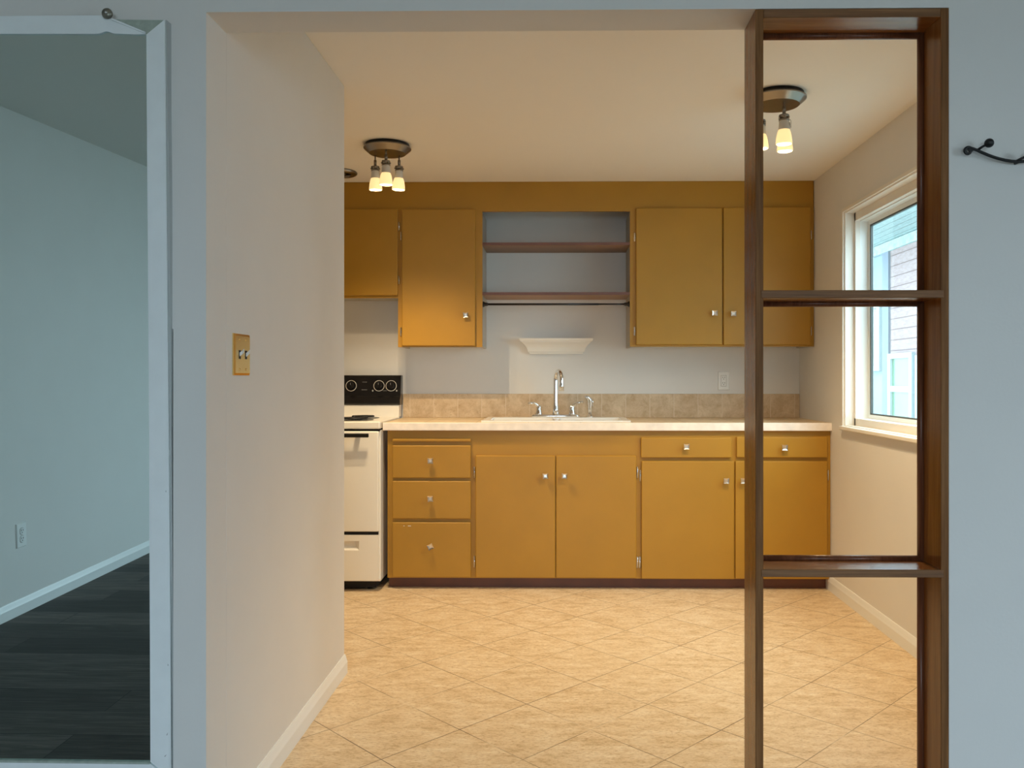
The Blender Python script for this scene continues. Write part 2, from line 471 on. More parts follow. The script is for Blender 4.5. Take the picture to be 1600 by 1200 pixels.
for y in (RW0, (RW0 + RW1) / 2 - .03, RW1 - .06): b.box(LXR + .02, LXR + .08, y, y + .06, RZ0, RZ1)
b.box(LXR + .02, LXR + .08, RW0, RW1, RZ0, RZ0 + .06); b.box(LXR + .02, LXR + .08, RW0, RW1, RZ1 - .06, RZ1)
struct('added_window_3', b, 'white_trim', 'unseen window added right of the viewer to light the stub wall')

# baseboards
def board(name, pts, h, t, label):
    """profile swept between two floor points: pts = ((x,y),(x,y)), side = outward normal"""
    (xa, ya), (xb, yb), (nx, ny) = pts
    prof = [(0, 0), (t, 0), (t, h * .62), (t * .75, h * .74), (t * .45, h * .92), (t * .25, h), (0, h)]
    m = MB()
    m.loft([[(x + nx * o, y + ny * o, z) for o, z in prof] for x, y in ((xa, ya), (xb, yb))], smooth=False)
    return struct(name, m, 'white_trim', label)
board('baseboard_left', ((XL, Y0), (XL, 3.437), (1, 0)), .078, .013, 'white baseboard along the stub wall')
board('baseboard_right', ((XR, 2.21), (XR, 4.905), (-1, 0)), .082, .013, 'white baseboard under the kitchen window')
board('baseboard_living', ((LX, Y0), (LX, LY), (1, 0)), .075, .013, 'white baseboard of the front room seen in the mirror')

# soffit above the upper cabinets
b = MB(); b.box(-2.6, XR - .004, YU, YU + .02, 2.256, H - .001)
struct('trim_1', b, 'ochre_paint', 'mustard fascia board along the ceiling above the cabinets')

# ------------------------------------------------------------------ kitchen window
def ringbox(m, x0, x1, y0, y1, z0, z1, wy, wz):
    m.box(x0, x1, y0, y0 + wy, z0, z1); m.box(x0, x1, y1 - wy, y1, z0, z1)
    m.box(x0, x1, y0 + wy, y1 - wy, z0, z0 + wz); m.box(x0, x1, y0 + wy, y1 - wy, z1 - wz, z1)
win = ringbox
m = MB(); ringbox(m, XR + .0, XR + .062, WY0, WY1, WZ0, WZ1, .012, .012)     # painted reveal
m.box(XR + .05, XR + .075, WY0 + .012, WY0 + .028, WZ0, WZ1); m.box(XR + .05, XR + .075, WY1 - .03, WY1 - .012, WZ0, WZ1)
m.box(XR + .05, XR + .075, WY0, WY1, WZ1 - .055, WZ1 - .012); m.box(XR + .05, XR + .075, WY0, WY1, WZ0 + .012, WZ0 + .05)
window = struct('window_1', m, 'window_trim', 'white-framed kitchen window looking at the neighbouring house')
m = MB(); ringbox(m, XR - .011, XR + .004, WY0 - .014, WY1 + .014, WZ0 - .012, WZ1 + .012, .016, .016); m.build('casing', 'window_trim', window)
m = MB(); m.box(XR - .026, XR + .05, WY0 - .02, WY1 + .018, WZ0 - .014, WZ0 + .008, .005); m.build('sill', 'window_trim', window)
m = MB(); ringbox(m, XR + .075, XR + T + .02, WY0, WY1, WZ0 + .02, WZ1 - .03, .03, .03)
m.build('frame', 'vinyl_white', window)
m = MB(); ringbox(m, XR + .098, XR + .125, WY0 + .03, 3.86, WZ0 + .05, WZ1 - .06, .04, .04); m.build('sash', 'vinyl_white', window)
m = MB(); ringbox(m, XR + .118, XR + .14, 3.82, WY1 - .03, WZ0 + .05, WZ1 - .06, .022, .022); m.build('sash', 'vinyl_white', window)
m = MB(); ringbox(m, XR + .121, XR + .134, 3.842, WY1 - .052, WZ0 + .072, WZ1 - .082, .012, .008); m.build('gasket', 'gasket_dark', window)
m = MB(); m.box(XR + .127, XR + .130, 3.84, WY1 - .054, WZ0 + .074, WZ1 - .084); m.build('pane', 'window_glass', window)
m = MB(); m.box(XR + .111, XR + .114, WY0 + .07, 3.82, WZ0 + .09, WZ1 - .10); m.build('pane', 'window_glass', window)

# ------------------------------------------------------------------ neighbouring house outside
NX = 4.6
nb = thing('neighbour_house', 'neighbouring house with pink lap siding, blue panel and panes painted with reflected green seen through the kitchen window', 'house', (NX, 11, 0))
bx('wall', 'nbr_siding', nb, NX, NX + .15, 3.0, 11.52, .0, 3.35)
bx('corner_board', 'nbr_corner', nb, NX - .03, NX + .16, 11.521, 11.74, 0, 3.3)
bx('wall_panel', 'nbr_blue', nb, NX + .02, NX + .15, 11.74, 16, 0, 3.3)
bx('soffit', 'nbr_soffit', nb, NX - .75, NX + .2, 3, 16, 3.12, 3.2)
bx('frieze_board', 'nbr_soffit', nb, NX - .04, NX, 3, 16, 2.98, 3.11)
bx('gutter', 'nbr_corner', nb, NX - .86, NX - .75, 3, 16, 3.12, 3.25)
bx('roof', 'nbr_corner', nb, NX - .86, NX + 5, 3, 16, 3.25, 3.32)
def nwin(y0, y1, z0, z1, mid=None):
    m = MB(); ringbox(m, NX - .05, NX + .01, y0, y1, z0, z1, .09, .07)
    if mid: m.box(NX - .045, NX + .01, y0 + .08, y1 - .08, mid - .04, mid + .04)
    f = m.build('window_frame', 'nbr_trim', nb)
    bx('window_pane', 'nbr_pane_reflection', f, NX - .02, NX + .0, y0 + .08, y1 - .08, z0 + .06, z1 - .06)
nwin(10.72, 11.50, .2, 1.56, 1.08)
nwin(11.80, 13.0, 1.33, 2.3)
bx('siding_trim', 'nbr_trim', nb, NX - .02, NX + .01, 3.0, 10.70, .0, 1.52)
g = MB().box(-14, 14, -20, LY - .15, -.35, -.3); g.box(LXR + .15, 14, LY - .15, 20, -.35, -.3); g.box(XR + .15, LXR + .15, Y0B + .02, 20, -.35, -.3)
struct('ground', g, 'concrete', 'grey ground around the house')

# ------------------------------------------------------------------ living-room side: mirror
Mb = Vector((-1.03, Y0, .9)); Mn = Vector((-0.01301169, -0.99972635, -0.0194404))
Mu = Vector((0.99991531, -0.01301415, 0)); Mv = Vector((-.000253, -.01943875, .99981102))
def MP(u, v, w=0): return Mb + Mu * u + Mv * v + Mn * w
mir = thing('wall_mirror', 'tall wall mirror with white taped edging, torn at its top corner, reflecting the front room', 'mirror', MP(-.45, -.66))
def mp(name, poly, w0, w1, m, parent=None):
    return MB().prism(poly, lambda p: MP(p[0], p[1], w0), lambda p: MP(p[0], p[1], w1)).build(name, m, parent or mir)
UL = -.90
mp('mirror_glass', [(UL, -.690), (.052, -.690), (.052, 1.2179), (UL, 1.2310)], -.006, 0, 'mirror_silver')
top = [(UL + .04, 1.1885), (-.40, 1.1885)]
for k in range(13):
    u = -.125 + k * .005
    top.append((u, 1.1850 + .0065 * math.exp(-((u + .0945) / .0125) ** 2)))
top += [(-.02, 1.1825), (.0054, 1.1830), (-.03, 1.1975), (-.0826, 1.2185), (-.092, 1.2305), (-.30, 1.2318), (UL, 1.2318), ]
frame_top = mp('frame_edging', top, .0002, .0045, 'mirror_edging')
mp('frame_edging', [(-.0014, -.6467), (.052, -.690), (.0526, 1.2179), (.0065, 1.1815), (.004, .3)], .0002, .005, 'mirror_edging')
mp('frame_edging', [(UL + .04, -.6525), (-.0014, -.6525), (.047, -.692), (UL, -.692)], .0002, .005, 'mirror_edging')
mp('frame_edging', [(UL + .04, -.6525), (UL + .04, 1.1885), (UL, 1.231), (UL, -.69)], .0002, .005, 'mirror_edging')
tb = mp('torn_corner', [(-.0777, 1.2210), (.052, 1.2179), (.0066, 1.1822), (-.02, 1.1905), (-.075, 1.2165)], .0002, .002, 'torn_backing')
tag(tb, 'green-grey patch where the white edging has torn away')
mp('glass_lip', [(UL + .04, -.6525), (-.003, -.6525), (-.003, -.6478), (UL + .04, -.6478)], .0002, .0065, 'torn_backing')
mp('loose_strip', [(-.0826, 1.2190), (-.078, 1.2220), (.006, 1.1870), (.0045, 1.1838)], .0045, .008, 'mirror_edging')
line = [(.0535, 1.219), (.0565, 1.219)]
lw = [(.056, 1.0), (.0585, .8), (.0585, .5), (.057, .2), (.058, -.2), (.0575, -.55), (.060, -.70)]
mp('edge_gap_shadow', [(.0526, 1.219), (.0555, 1.219)] + lw + [(.0526, -.70)], -.03, -.0005, 'caulk_shadow')  # grey strip draws the shadow line along the caulk gap
c = MP(-.0905, 1.2335, .008)
m = MB(); m.lathe(c, [(.0, -.004), (.0125, -.004), (.0135, 0), (.0115, .004), (.0, .005)], 20, M=Mn.to_track_quat('Z', 'Y').to_matrix(), cap=False)
clip = m.build('clip', 'clip_metal', mir); tag(clip, 'small round dark metal mirror clip')
m = MB(); m.lathe(MP(-.0905, 1.2350, .0125), [(.0, -.002), (.0035, -.002), (.003, .001), (0, .0012)], 12, M=Mn.to_track_quat('Z', 'Y').to_matrix(), cap=False)
m.build('screw', 'chrome', clip)
for (u, v, l, a) in ((.041, -.577, .007, .9), (.035, -.632, .010, .6), (.0445, .04, .004, 1.4), (.0455, -.40, .005, 1.3)):
    p = [(u, v), (u + .0012, v - .0012), (u + l * math.cos(a) * .7, v + l * math.sin(a))]
    nk = mp('nick', p, .0045, .0053, 'slot_dark', None)

# outlet on the front-room side wall (seen in the mirror)
def duplex_outlet(name, label, origin, right, up, out, kind='duplex'):
    r, u, n = Vector(right), Vector(up), Vector(out); o = Vector(origin)
    t = thing(name, label, 'outlet', origin)
    P = lambda a, b_, c_: o + r * a + u * b_ + n * c_
    def rect(m, a0, a1, b0, b1, c0, c1, inset=0):
        m.loft([[P(a0, b0, c0), P(a1, b0, c0), P(a1, b1, c0), P(a0, b1, c0)],
                [P(a0 + inset, b0 + inset, c1), P(a1 - inset, b0 + inset, c1), P(a1 - inset, b1 - inset, c1), P(a0 + inset, b1 - inset, c1)]], smooth=False)
        return m
    rect(MB(), -.037, .037, -.0605, .0605, 0, .006, .004).build('cover_plate', 'plastic_white', t)
    if kind == 'decora':
        rect(MB(), -.0185, .0185, -.036, .036, .006, .0066, 0).build('gap_line', 'plastic_grey', t)
        body = rect(MB(), -.0168, .0168, -.0343, .0343, .006, .0085, .001).build('receptacle', 'plastic_white', t)
        cs = ((0, .018), (0, -.018))
    else:
        cs = ((0, .0195), (0, -.0195)); body = None
    for ca, cb_ in cs:
        if kind != 'decora':
            m = MB(); ring0 = []; ring1 = []
            for k in range(24):
                an = 2 * PI * k / 24; x = max(-.0145, min(.0145, .0172 * math.cos(an))); y = .0172 * math.sin(an)
                ring0.append(P(ca + x, cb_ + y, .006)); ring1.append(P(ca + x * .93, cb_ + y * .93, .0085))
            body = m.loft([ring0, ring1], smooth=False).build('receptacle', 'plastic_white', t)
            m = MB(); m.loft([[P(ca + 1.07 * max(-.0145, min(.0145, .0172 * math.cos(2 * PI * k / 24))), cb_ + 1.07 * .0172 * math.sin(2 * PI * k / 24), z) for k in range(24)] for z in (.0058, .0064)], smooth=False)
            m.build('gap_line', 'plastic_grey', body)
        for dx in (-.0063, .0063):
            rect(MB(), ca + dx - .0012, ca + dx + .0012, cb_ + .0005, cb_ + .0085, .008, .0092).build('slot', 'slot_dark', body)
        m = MB(); m.loft([[P(ca + .0026 * math.cos(2 * PI * k / 10), cb_ - .0068 + .0026 * math.sin(2 * PI * k / 10), z) for k in range(10)] for z in (.008, .0092)])
        m.build('slot', 'slot_dark', body)
    return t
duplex_outlet('wall_outlet', 'white duplex outlet low on the front room wall, seen in the mirror', (LX, .199, .384), (0, 1, 0), (0, 0, 1), (1, 0, 0))
duplex_outlet('wall_outlet', 'white rectangular outlet on the kitchen wall above the right counter', (1.085, YB, 1.208), (1, 0, 0), (0, 0, 1), (0, -1, 0), 'decora')

# brass switch plate on the stub wall
sp = thing('light_switch', 'brass double toggle switch plate on the stub wall', 'switch', (XL, 2.306, 1.291))
def swp(a, b_, c_): return (XL + c_, 2.306 + a, 1.291 + b_)
m = MB(); m.loft([[swp(sx * (.058 - i), sy * (.0575 - i), z) for sx, sy in ((-1, -1), (1, -1), (1, 1), (-1, 1))] for z, i in ((0, 0), (.003, 0), (.007, .006))], smooth=False)
m.build('switch_plate', 'brass', sp)
for a in (-.023, .023):
    m = MB(); m.box(XL + .0068, XL + .0078, 2.306 + a - .006, 2.306 + a + .006, 1.291 - .012, 1.291 + .012); sl = m.build('toggle_slot', 'slot_dark', sp)
    m = MB(); m.loft([[(XL + .006 + x * t_, 2.306 + a + s_ * (.0042 - .0006 * t_ * 10), 1.291 + z0 + z1 * t_) for s_, z0 in ((-1, -.006), (1, -.006), (1, .004), (-1, .004))] for t_, x, z1 in ((0, 0, 0), (.55, .0115, .009), (1, .0125, .0115))], smooth=False)
    tag(m.build('toggle', 'plastic_white', sp), 'white toggle lever')
    for bz in (-.041, .041):
        MB().lathe((XL + .007, 2.306 + a, 1.291 + bz), [(.0, 0), (.0035, 0), (.003, .0012), (0, .0014)], 10, axis='X', cap=False).build('screw', 'brass', sp)

# coat hook on the right of the opening
hk = thing('coat_rack', 'black wrought-iron coat hook rail on the wall right of the wood divider', 'coat rack', (1.14, Y0, 1.785))
def hp(x, y, dy=.0): # photo-derived curve points on the wall: metres
    return (x, Y0 - .018 - dy, y)
pts = []
for k in range(30):                                          # scroll at the left end
    t_ = k / 29; a = math.radians(50 + 410 * (1 - t_)); r = .0040 + .0056 * t_
    pts.append(hp(1.0135 + r * math.cos(a), 1.7862 + r * math.sin(a)))
pts += [hp(1.0265, 1.7915), hp(1.0370, 1.7876), hp(1.0480, 1.7822), hp(1.0637, 1.7755), hp(1.0760, 1.7710), hp(1.0872, 1.7675), hp(1.1030, 1.7635), hp(1.1185, 1.7608), hp(1.1350, 1.7597), hp(1.1498, 1.7600), hp(1.170, 1.7628), hp(1.19, 1.767), hp(1.21, 1.7735), hp(1.235, 1.784)]
MB().tube(pts, .0038, 10).build('scroll_rail', 'black_iron', hk)
for px_, pz_, dx in ((1.0574, 1.8015, -.020), (1.1555, 1.772, -.026), (1.255, 1.802, -.022)):
    m = MB(); m.tube([hp(px_ + dx, pz_ - .0125), hp(px_ + dx * .55, pz_ - .006, .004), hp(px_, pz_, .012)], [.0034, .003, .003], 8)
    m.sphere(hp(px_, pz_, .015), .0112); m.build('ball_peg', 'black_iron', hk)
for px_, pz_ in ((1.0285, 1.7912), (1.1385, 1.7598)):
    MB().lathe((px_, Y0, pz_), [(.0035, -.018), (.0035, 0)], 10, axis='Y').build('mount', 'black_iron', hk)

# ------------------------------------------------------------------ wood room divider in the opening
dv = thing('room_divider', 'brown wooden open-frame room divider with two shelves standing in the kitchen opening', 'room divider', (.735, Y0 + .06, 0))
DY0, DY1 = Y0 - .002, Y0B - .003
DL0, DL1, DR0, DR1 = .4945, .5142, .9545, .9742
def wood_box(name, x0, x1, y0, y1, z0, z1, vert, bev=.0015, parent=dv):
    m = MB(); m.box(x0, x1, y0, y1, z0, z1, bev, 1)
    m.bm.normal_update()
    for f in m.bm.faces:
        if f.normal.y < -.5: f.material_index = 1
    return m.build(name, ['wood_vertical', 'wood_edge_vertical'] if vert else ['wood_horizontal', 'wood_edge_horizontal'], parent)
wood_box('post', DL0, DL1, DY0, DY1, 0, OT - .001, True)
wood_box('post', DR0, DR1, DY0, DY1, 0, OT - .001, True)
wood_box('head_rail', DL1, DR0, DY0 + .001, DY1, 2.1255, OT - .001, False)
wood_box('bottom_rail', DL1, DR0, DY0 + .001, DY1, .0, .02, False)
wood_box('shelf', DL1 - .006, DR0 + .007, DY0 - .0012, DY1, 1.4252, 1.4450, False)
wood_box('shelf', DL1 - .006, DR0 + .007, DY0 - .0012, DY1, .7290, .7488, False)
def bead(x0, x1, z0, z1):
    """rounded stop bead strip near the back edge"""
    m = MB(); r = .008
    def arc(sgn): return [(r * math.cos(a), r * math.sin(a)) for a in [PI * k / 8 for k in range(9)]]
    return m
BY = DY1 - .018
def bead_h(z, down, x0=DL1, x1=DR0):
    s_ = -1 if down else 1
    prof = [(BY - .010, z)] + [(BY - .010 + .020 * (1 - math.cos(a)) / 2, z + s_ * .013 * math.sin(a) ** .6) for a in [PI * k / 8 for k in range(1, 8)]] + [(BY + .010, z)]
    MB().loft([[(x, y, zz) for y, zz in prof] for x in (x0, x1)]).build('bead_moulding', 'bead_wood', dv)
def bead_v(x, sgn, z0, z1):
    prof = [(x, BY - .010)] + [(x + sgn * .013 * math.sin(a) ** .6, BY - .010 + .020 * (1 - math.cos(a)) / 2) for a in [PI * k / 8 for k in range(1, 8)]] + [(x, BY + .010)]
    MB().loft([[(xx, y, z) for xx, y in prof] for z in (z0, z1)]).build('bead_moulding', 'bead_wood', dv)
bead_h(2.1255, True); bead_h(1.4252, True); bead_h(.7488, False)
bead_v(DR0, -1, 1.445, 2.1255); bead_v(DR0, -1, .7488, 1.4252); bead_v(DR0, -1, .02, .729)
bead_v(DL1, 1, 1.445, 2.1255); bead_v(DL1, 1, .7488, 1.4252)

# ------------------------------------------------------------------ hardware for the cabinets
def knob(parent, x, y, z, rot=0.0, tilt=0.0):
    """square concave nickel knob on a round stem, facing -Y"""
    m = MB()
    m.lathe((x, y, z), [(.0085, 0), (.007, -.003), (.0055, -.006), (.0055, -.016), (.009, -.019)], 14, axis='Y')
    c, s_ = math.cos(rot), math.sin(rot)
    def sq(h, yy, pinch=0):
        pts = []
        for k in range(16):
            t = k / 16 * 4; side = int(t); f = (t - side) * 2 - 1
            e = h * (1 - pinch * (1 - f * f))
            q = [(f * h, -e), (e, f * h), (-f * h, e), (-e, -f * h)][side]
            pts.append((x + c * q[0] - s_ * q[1], yy, z + s_ * q[0] + c * q[1]))
        return pts
    m.loft([sq(.0115, y - .017), sq(.0165, y - .022, .06), sq(.0175, y - .027, .07), sq(.0160, y - .029, .06), sq(.008, y - .0262, .0)], smooth=False)
    return m.build('knob', 'nickel', parent)
def hinge(parent, x, y, z, h=.05, wdt=.010):
    m = MB(); m.box(x - wdt / 2, x + wdt / 2, y - .003, y, z - h / 2, z + h / 2, .001, 1)
    m.lathe((x + wdt * .1, y - .005, z - h / 2), [(.0036, 0), (.0036, h)], 10)
    m.sphere((x - wdt * .2, y - .003, z - h * .3), .0018, 1); m.sphere((x - wdt * .2, y - .003, z + h * .3), .0018, 1)
    return m.build('hinge', 'chrome', parent)
def door(parent, x0, x1, z0, z1, yf, name='door', m='ochre_paint'):
    return bx(name, m, parent, x0, x1, yf - .019, yf + .001, z0, z1, .005, 3)

# ------------------------------------------------------------------ upper cabinets
FT = .02
def face_frame(m, x0, x1, z0, z1, y, holes):
    """flat frame with rectangular holes"""
    xs = sorted({x0, x1, *[h[0] for h in holes], *[h[1] for h in holes]}); zs = sorted({z0, z1, *[h[2] for h in holes], *[h[3] for h in holes]})
    for a, b_ in zip(xs[:-1], xs[1:]):
        for c, d in zip(zs[:-1], zs[1:]):
            cx, cz = (a + b_) / 2, (c + d) / 2
            if any(h[0] < cx < h[1] and h[2] < cz < h[3] for h in holes): continue
            m.box(a, b_, y, y + FT, c, d)
def upper(name, label, x0, x1, z0, doors, parent_z=None, sides=(True, True)):
    t = thing(name, label, 'cabinet', ((x0 + x1) / 2, (YU + YB) / 2, z0), 'mustard upper cabinets')
    m = MB(); face_frame(m, x0, x1, z0, 2.257, YU, [(a + .02, b_ - .02, c + .02, d - .02) for a, b_, c, d in doors])
    m.bm.verts.ensure_lookup_table()
    bmesh.ops.remove_doubles(m.bm, verts=m.bm.verts[:], dist=.0001)
    m.build('face_frame', 'ochre_paint', t)
    m = MB(); m.box(x0 + .001, x0 + .017, YU + FT, YB, z0 + .001, 2.257); m.box(x1 - .017, x1 - .001, YU + FT, YB, z0 + .001, 2.257)
    m.box(x0 + .017, x1 - .017, YU + FT, YB, z0 + .010, z0 + .024); m.box(x0 + .017, x1 - .017, YU + FT, YB, 2.24, 2.257)
    m.box(x0 + .017, x1 - .017, YB - .008, YB, z0 + .024, 2.24)
    tag(m.build('carcass', 'cabinet_side', t), 'grey-beige cabinet side')
    return t
RX1 = -1.0185
c1 = upper('upper_cabinet', 'short mustard upper cabinet above the white range', -1.80, -.988, 1.722, [(-1.775, -1.395, 1.737, 2.2715), (-1.385, -.9868, 1.737, 2.2715)])
d_ = door(c1, -1.775, -1.392, 1.737, 2.2715, YU); knob(d_, -1.43, YU - .019, 1.80)
d_ = door(c1, -1.385, -.9868, 1.737, 2.2715, YU); knob(d_, -1.34, YU - .019, 1.80)
for z in (2.166, 1.833): hinge(d_, -.9805, YU - .001, z, .052)
c2 = upper('upper_cabinet', 'single-door mustard upper cabinet left of the open shelves', -.9868, -.4645, 1.418, [(-.961, -.5067, 1.4245, 2.268)])
d_ = door(c2, -.961, -.5067, 1.4245, 2.268, YU); knob(d_, -.5622, YU - .019, 1.613, .05)
for z in (2.105, 1.513): hinge(d_, -.968, YU - .001, z, .052)
c3 = upper('upper_cabinet', 'double-door mustard upper cabinet right of the open shelves', .4479, 1.5765, 1.4195, [(.4833, 1.0115, 1.4305, 2.272), (1.0186, 1.5523, 1.4295, 2.2735)])
d_ = door(c3, .4833, 1.0115, 1.4305, 2.272, YU); knob(d_, .9616, YU - .019, 1.6231)
for z in (2.095, 1.515): hinge(d_, .4765, YU - .001, z, .055)
d_ = door(c3, 1.0186, 1.5523, 1.4295, 2.2735, YU); knob(d_, 1.0756, YU - .019, 1.6191)
for z in (2.105, 1.515): hinge(d_, 1.557, YU - .001, z, .055)

# open shelves between the cabinets and the tension rod under them
for z, lab in ((2.0465, 'upper brown shelf board between the mustard cabinets'), (1.7388, 'lower brown shelf board above the black tension rod')):
    m = MB(); m.box(-.4645, .448, YU + .004, YB, z, z + .0185, .0015, 1); m.bm.normal_update()
    for f in m.bm.faces:
        if f.normal.y < -.5: f.material_index = 1
    o = m.build('wall_shelf', ['shelf_board', 'shelf_brown'])
    tag(o, lab, 'shelf', 'brown shelf boards')
rod = thing('tension_rod', 'thin black tension rod stretched between the cabinets under the lower shelf', 'rod', (0, YU + .045, 1.686))
ry = YU + .045
m = MB(); m.lathe((-.4645, ry, 1.686), [(.007, 0), (.007, .72)], 14, axis='X'); m.build('tube', 'black_rod', rod)
m = MB(); m.lathe((-.4645, ry, 1.686), [(.0055, .70), (.0055, .9115)], 14, axis='X'); m.build('inner_tube', 'black_rod', rod)
for x, s_ in ((-.4645, 1), (.448, -1)):
    m = MB(); m.lathe((x, ry, 1.686), [(.018, 0), (.018, s_ * .005), (.0115, s_ * .014), (.0105, s_ * .026), (.008, s_ * .034)], 18, axis='X'); m.build('end_cap', 'black_rod', rod)

# small crown-moulding ledge over the sink
LZ = 1.3835
prof = [(.018, 0), (.021, .001), (.022, .012), (.031, .014), (.033, .024), (.036, .032), (.040, .042), (.050, .056), (.062, .068), (.070, .075), (.072, .082), (.080, .083), (.084, .092), (.086, .100)]
m = MB()
m.loft([[(-.180 - (o - .018), YB - .0005, LZ + z), (-.180 - (o - .018), YB - o, LZ + z), (.163 + (o - .018), YB - o, LZ + z), (.163 + (o - .018), YB - .0005, LZ + z)] for o, z in prof], smooth=False)
led = m.build('wall_ledge', 'ledge_white', None)
tag(led, 'small white crown-moulding ledge on the wall above the sink', 'shelf')

# ------------------------------------------------------------------ base cabinets
def base(name, label, x0, x1, holes):
    t = thing(name, label, 'cabinet', ((x0 + x1) / 2, (YF + YB) / 2, 0), 'mustard base cabinets')
    m = MB(); face_frame(m, x0, x1, .0625, .9255, YF, holes)
    bmesh.ops.remove_doubles(m.bm, verts=m.bm.verts[:], dist=.0001)
    m.build('face_frame', 'ochre_paint', t)
    m = MB(); m.box(x0 + .001, x0 + .017, YF + FT, YB, .0625, .9255); m.box(x1 - .017, x1 - .001, YF + FT, YB, .0625, .9255)
    m.box(x0 + .017, x1 - .017, YF + FT, YB, .0625, .08); m.box(x0 + .017, x1 - .017, YB - .01, YB, .08, .9255)
    m.build('carcass', 'ochre_paint', t)
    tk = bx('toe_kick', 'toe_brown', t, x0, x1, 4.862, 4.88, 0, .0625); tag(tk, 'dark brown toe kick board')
    return t
k1 = base('base_cabinet', 'mustard base cabinet with three stacked drawers beside the range', -.990, -.489, [(-.94, -.52, .665, .815), (-.94, -.52, .43, .61), (-.94, -.52, .09, .37), (-.94, -.52, .858, .871)])
bb = bx('cutting_board', 'ochre_paint', k1, -.9585, -.502, YF - .016, YF + .35, .857, .8725, .003, 2); tag(bb, 'pull-out cutting board edge above the drawers')
for i, (z0, z1, kz, rr) in enumerate(((.646, .8345, .748, .03), (.4095, .628, .5285, .08), (.0695, .3885, .2525, .45))):
    d_ = door(k1, -.9585, -.5028, z0, z1, YF, 'drawer'); knob(d_, -.7330, YF - .019, kz, rr)
    if i == 2:
        for xx, ww in ((-.893, .006), (-.868, .018)): bx('paint_chip', 'plastic_white', d_, xx, xx + ww, YF - .0196, YF - .018, .3665, .3695)
k2 = base('base_cabinet', 'double-door mustard base cabinet under the sink', -.489, .4705, [(-.455, -.03, .09, .755), (.01, .435, .09, .755)])
d_ = door(k2, -.4749, -.0125, .0683, .7768, YF); knob(d_, -.069, YF - .019, .6615, .06)
for z in (.678, .158): hinge(d_, -.4835, YF - .001, z, .066)
d_ = door(k2, -.0085, .4562, .0683, .7768, YF); knob(d_, .0408, YF - .019, .6616, -.04)
for z in (.680, .158): hinge(d_, .4635, YF - .001, z, .066)
k3 = base('base_cabinet', 'mustard base cabinet with two drawers over two doors beside the window wall', .4705, 1.5785, [(.51, .98, .79, .86), (1.06, 1.53, .79, .86), (.51, .99, .09, .72), (1.05, 1.53, .09, .72)])
d_ = door(k3, .4826, 1.0055, .7655, .8825, YF, 'drawer'); knob(d_, .742, YF - .019, .8317)
d_ = door(k3, 1.0343, 1.5566, .767, .8855, YF, 'drawer'); knob(d_, 1.3039, YF - .019, .8267)
d_ = door(k3, .4863, 1.0200, .0644, .7462, YF); knob(d_, .9696, YF - .019, .6353)
for z, dx in ((.660, .0085), (.158, .006)): hinge(d_, .472 + dx, YF - .001, z, .066)
d_ = door(k3, 1.0269, 1.5566, .0662, .7467, YF); knob(d_, 1.0676, YF - .019, .6355)
for z in (.665, .158): hinge(d_, 1.5625, YF - .001, z, .06)

# ------------------------------------------------------------------ worktop, splashback, sink and tap
CT, CB = .967, .926
SX0, SX1, SY0, SY1 = -.425, .408, 4.885, 5.335     # sink cut-out
ct = thing('worktop', 'long tiled beige worktop with a pale front edge over the base cabinets', 'worktop', (.28, 5.1, CB))
m = MB()
m.box(-1.0125, SX0, YC + .012, YB, CB, CT); m.box(SX1, XR - .0005, YC + .012, YB, CB, CT)
m.box(SX0, SX1, YC + .012, SY0, CB, CT); m.box(SX0, SX1, SY1, YB, CB, CT)
m.build('tiled_top', 'counter_tile', ct)
m = MB(); m.box(-1.0128, XR - .0005, YC, YC + .0125, CB - .004, CT + .001, .003, 2)
tag(m.build('front_edge', 'counter_edge', ct), 'pale worn front edge')
sb = bx('backsplash', 'splash_tile', None, -1.0125, XR - .001, YB - .011, YB - .0002, CT, 1.1225, .002, 1)
tag(sb, 'low row of tan stone tiles along the wall behind the worktop', 'backsplash')

sk = thing('kitchen_sink', 'white drop-in double-bowl kitchen sink set in the worktop', 'sink', (0, 5.11, CT))
m = MB()
RZ = CT + .009
x0, x1, y0, y1 = -.447, .430, 4.865, 5.357
bowls = ((-.405, -.030, 4.915, 5.245), (.015, .388, 4.915, 5.245))
xs = [x0, bowls[0][0], bowls[0][1], bowls[1][0], bowls[1][1], x1]; ys = [y0, 4.915, 5.245, y1]
for a, b_ in zip(xs[:-1], xs[1:]):
    for c, d in zip(ys[:-1], ys[1:]):
        if any(q[0] <= a and b_ <= q[1] and q[2] <= c and d <= q[3] for q in bowls): continue
        m.box(a, b_, c, d, CT + .0002, RZ)
bmesh.ops.remove_doubles(m.bm, verts=m.bm.verts[:], dist=.0001)
m.build('rim', 'porcelain', sk)
for q in bowls:
    m = MB()
    def rr(i, z): return [(q[0] + i, q[2] + i, z), (q[1] - i, q[2] + i, z), (q[1] - i, q[3] - i, z), (q[0] + i, q[3] - i, z)]
    m.loft([rr(-.012, RZ - .004), rr(.0, RZ - .004), rr(.02, RZ - .16), rr(.012, RZ - .17), rr(-.012, RZ - .02)], cap=False, closed=False, smooth=False)
    m.box(q[0] + .015, q[1] - .015, q[2] + .015, q[3] - .015, RZ - .172, RZ - .16)
    bo = m.build('bowl', 'porcelain', sk)
    MB().lathe(((q[0] + q[1]) / 2, (q[2] + q[3]) / 2, RZ - .1600), [(.04, 0), (.042, .002), (.03, .003), (.012, .001)], 20).build('drain', 'chrome', bo)

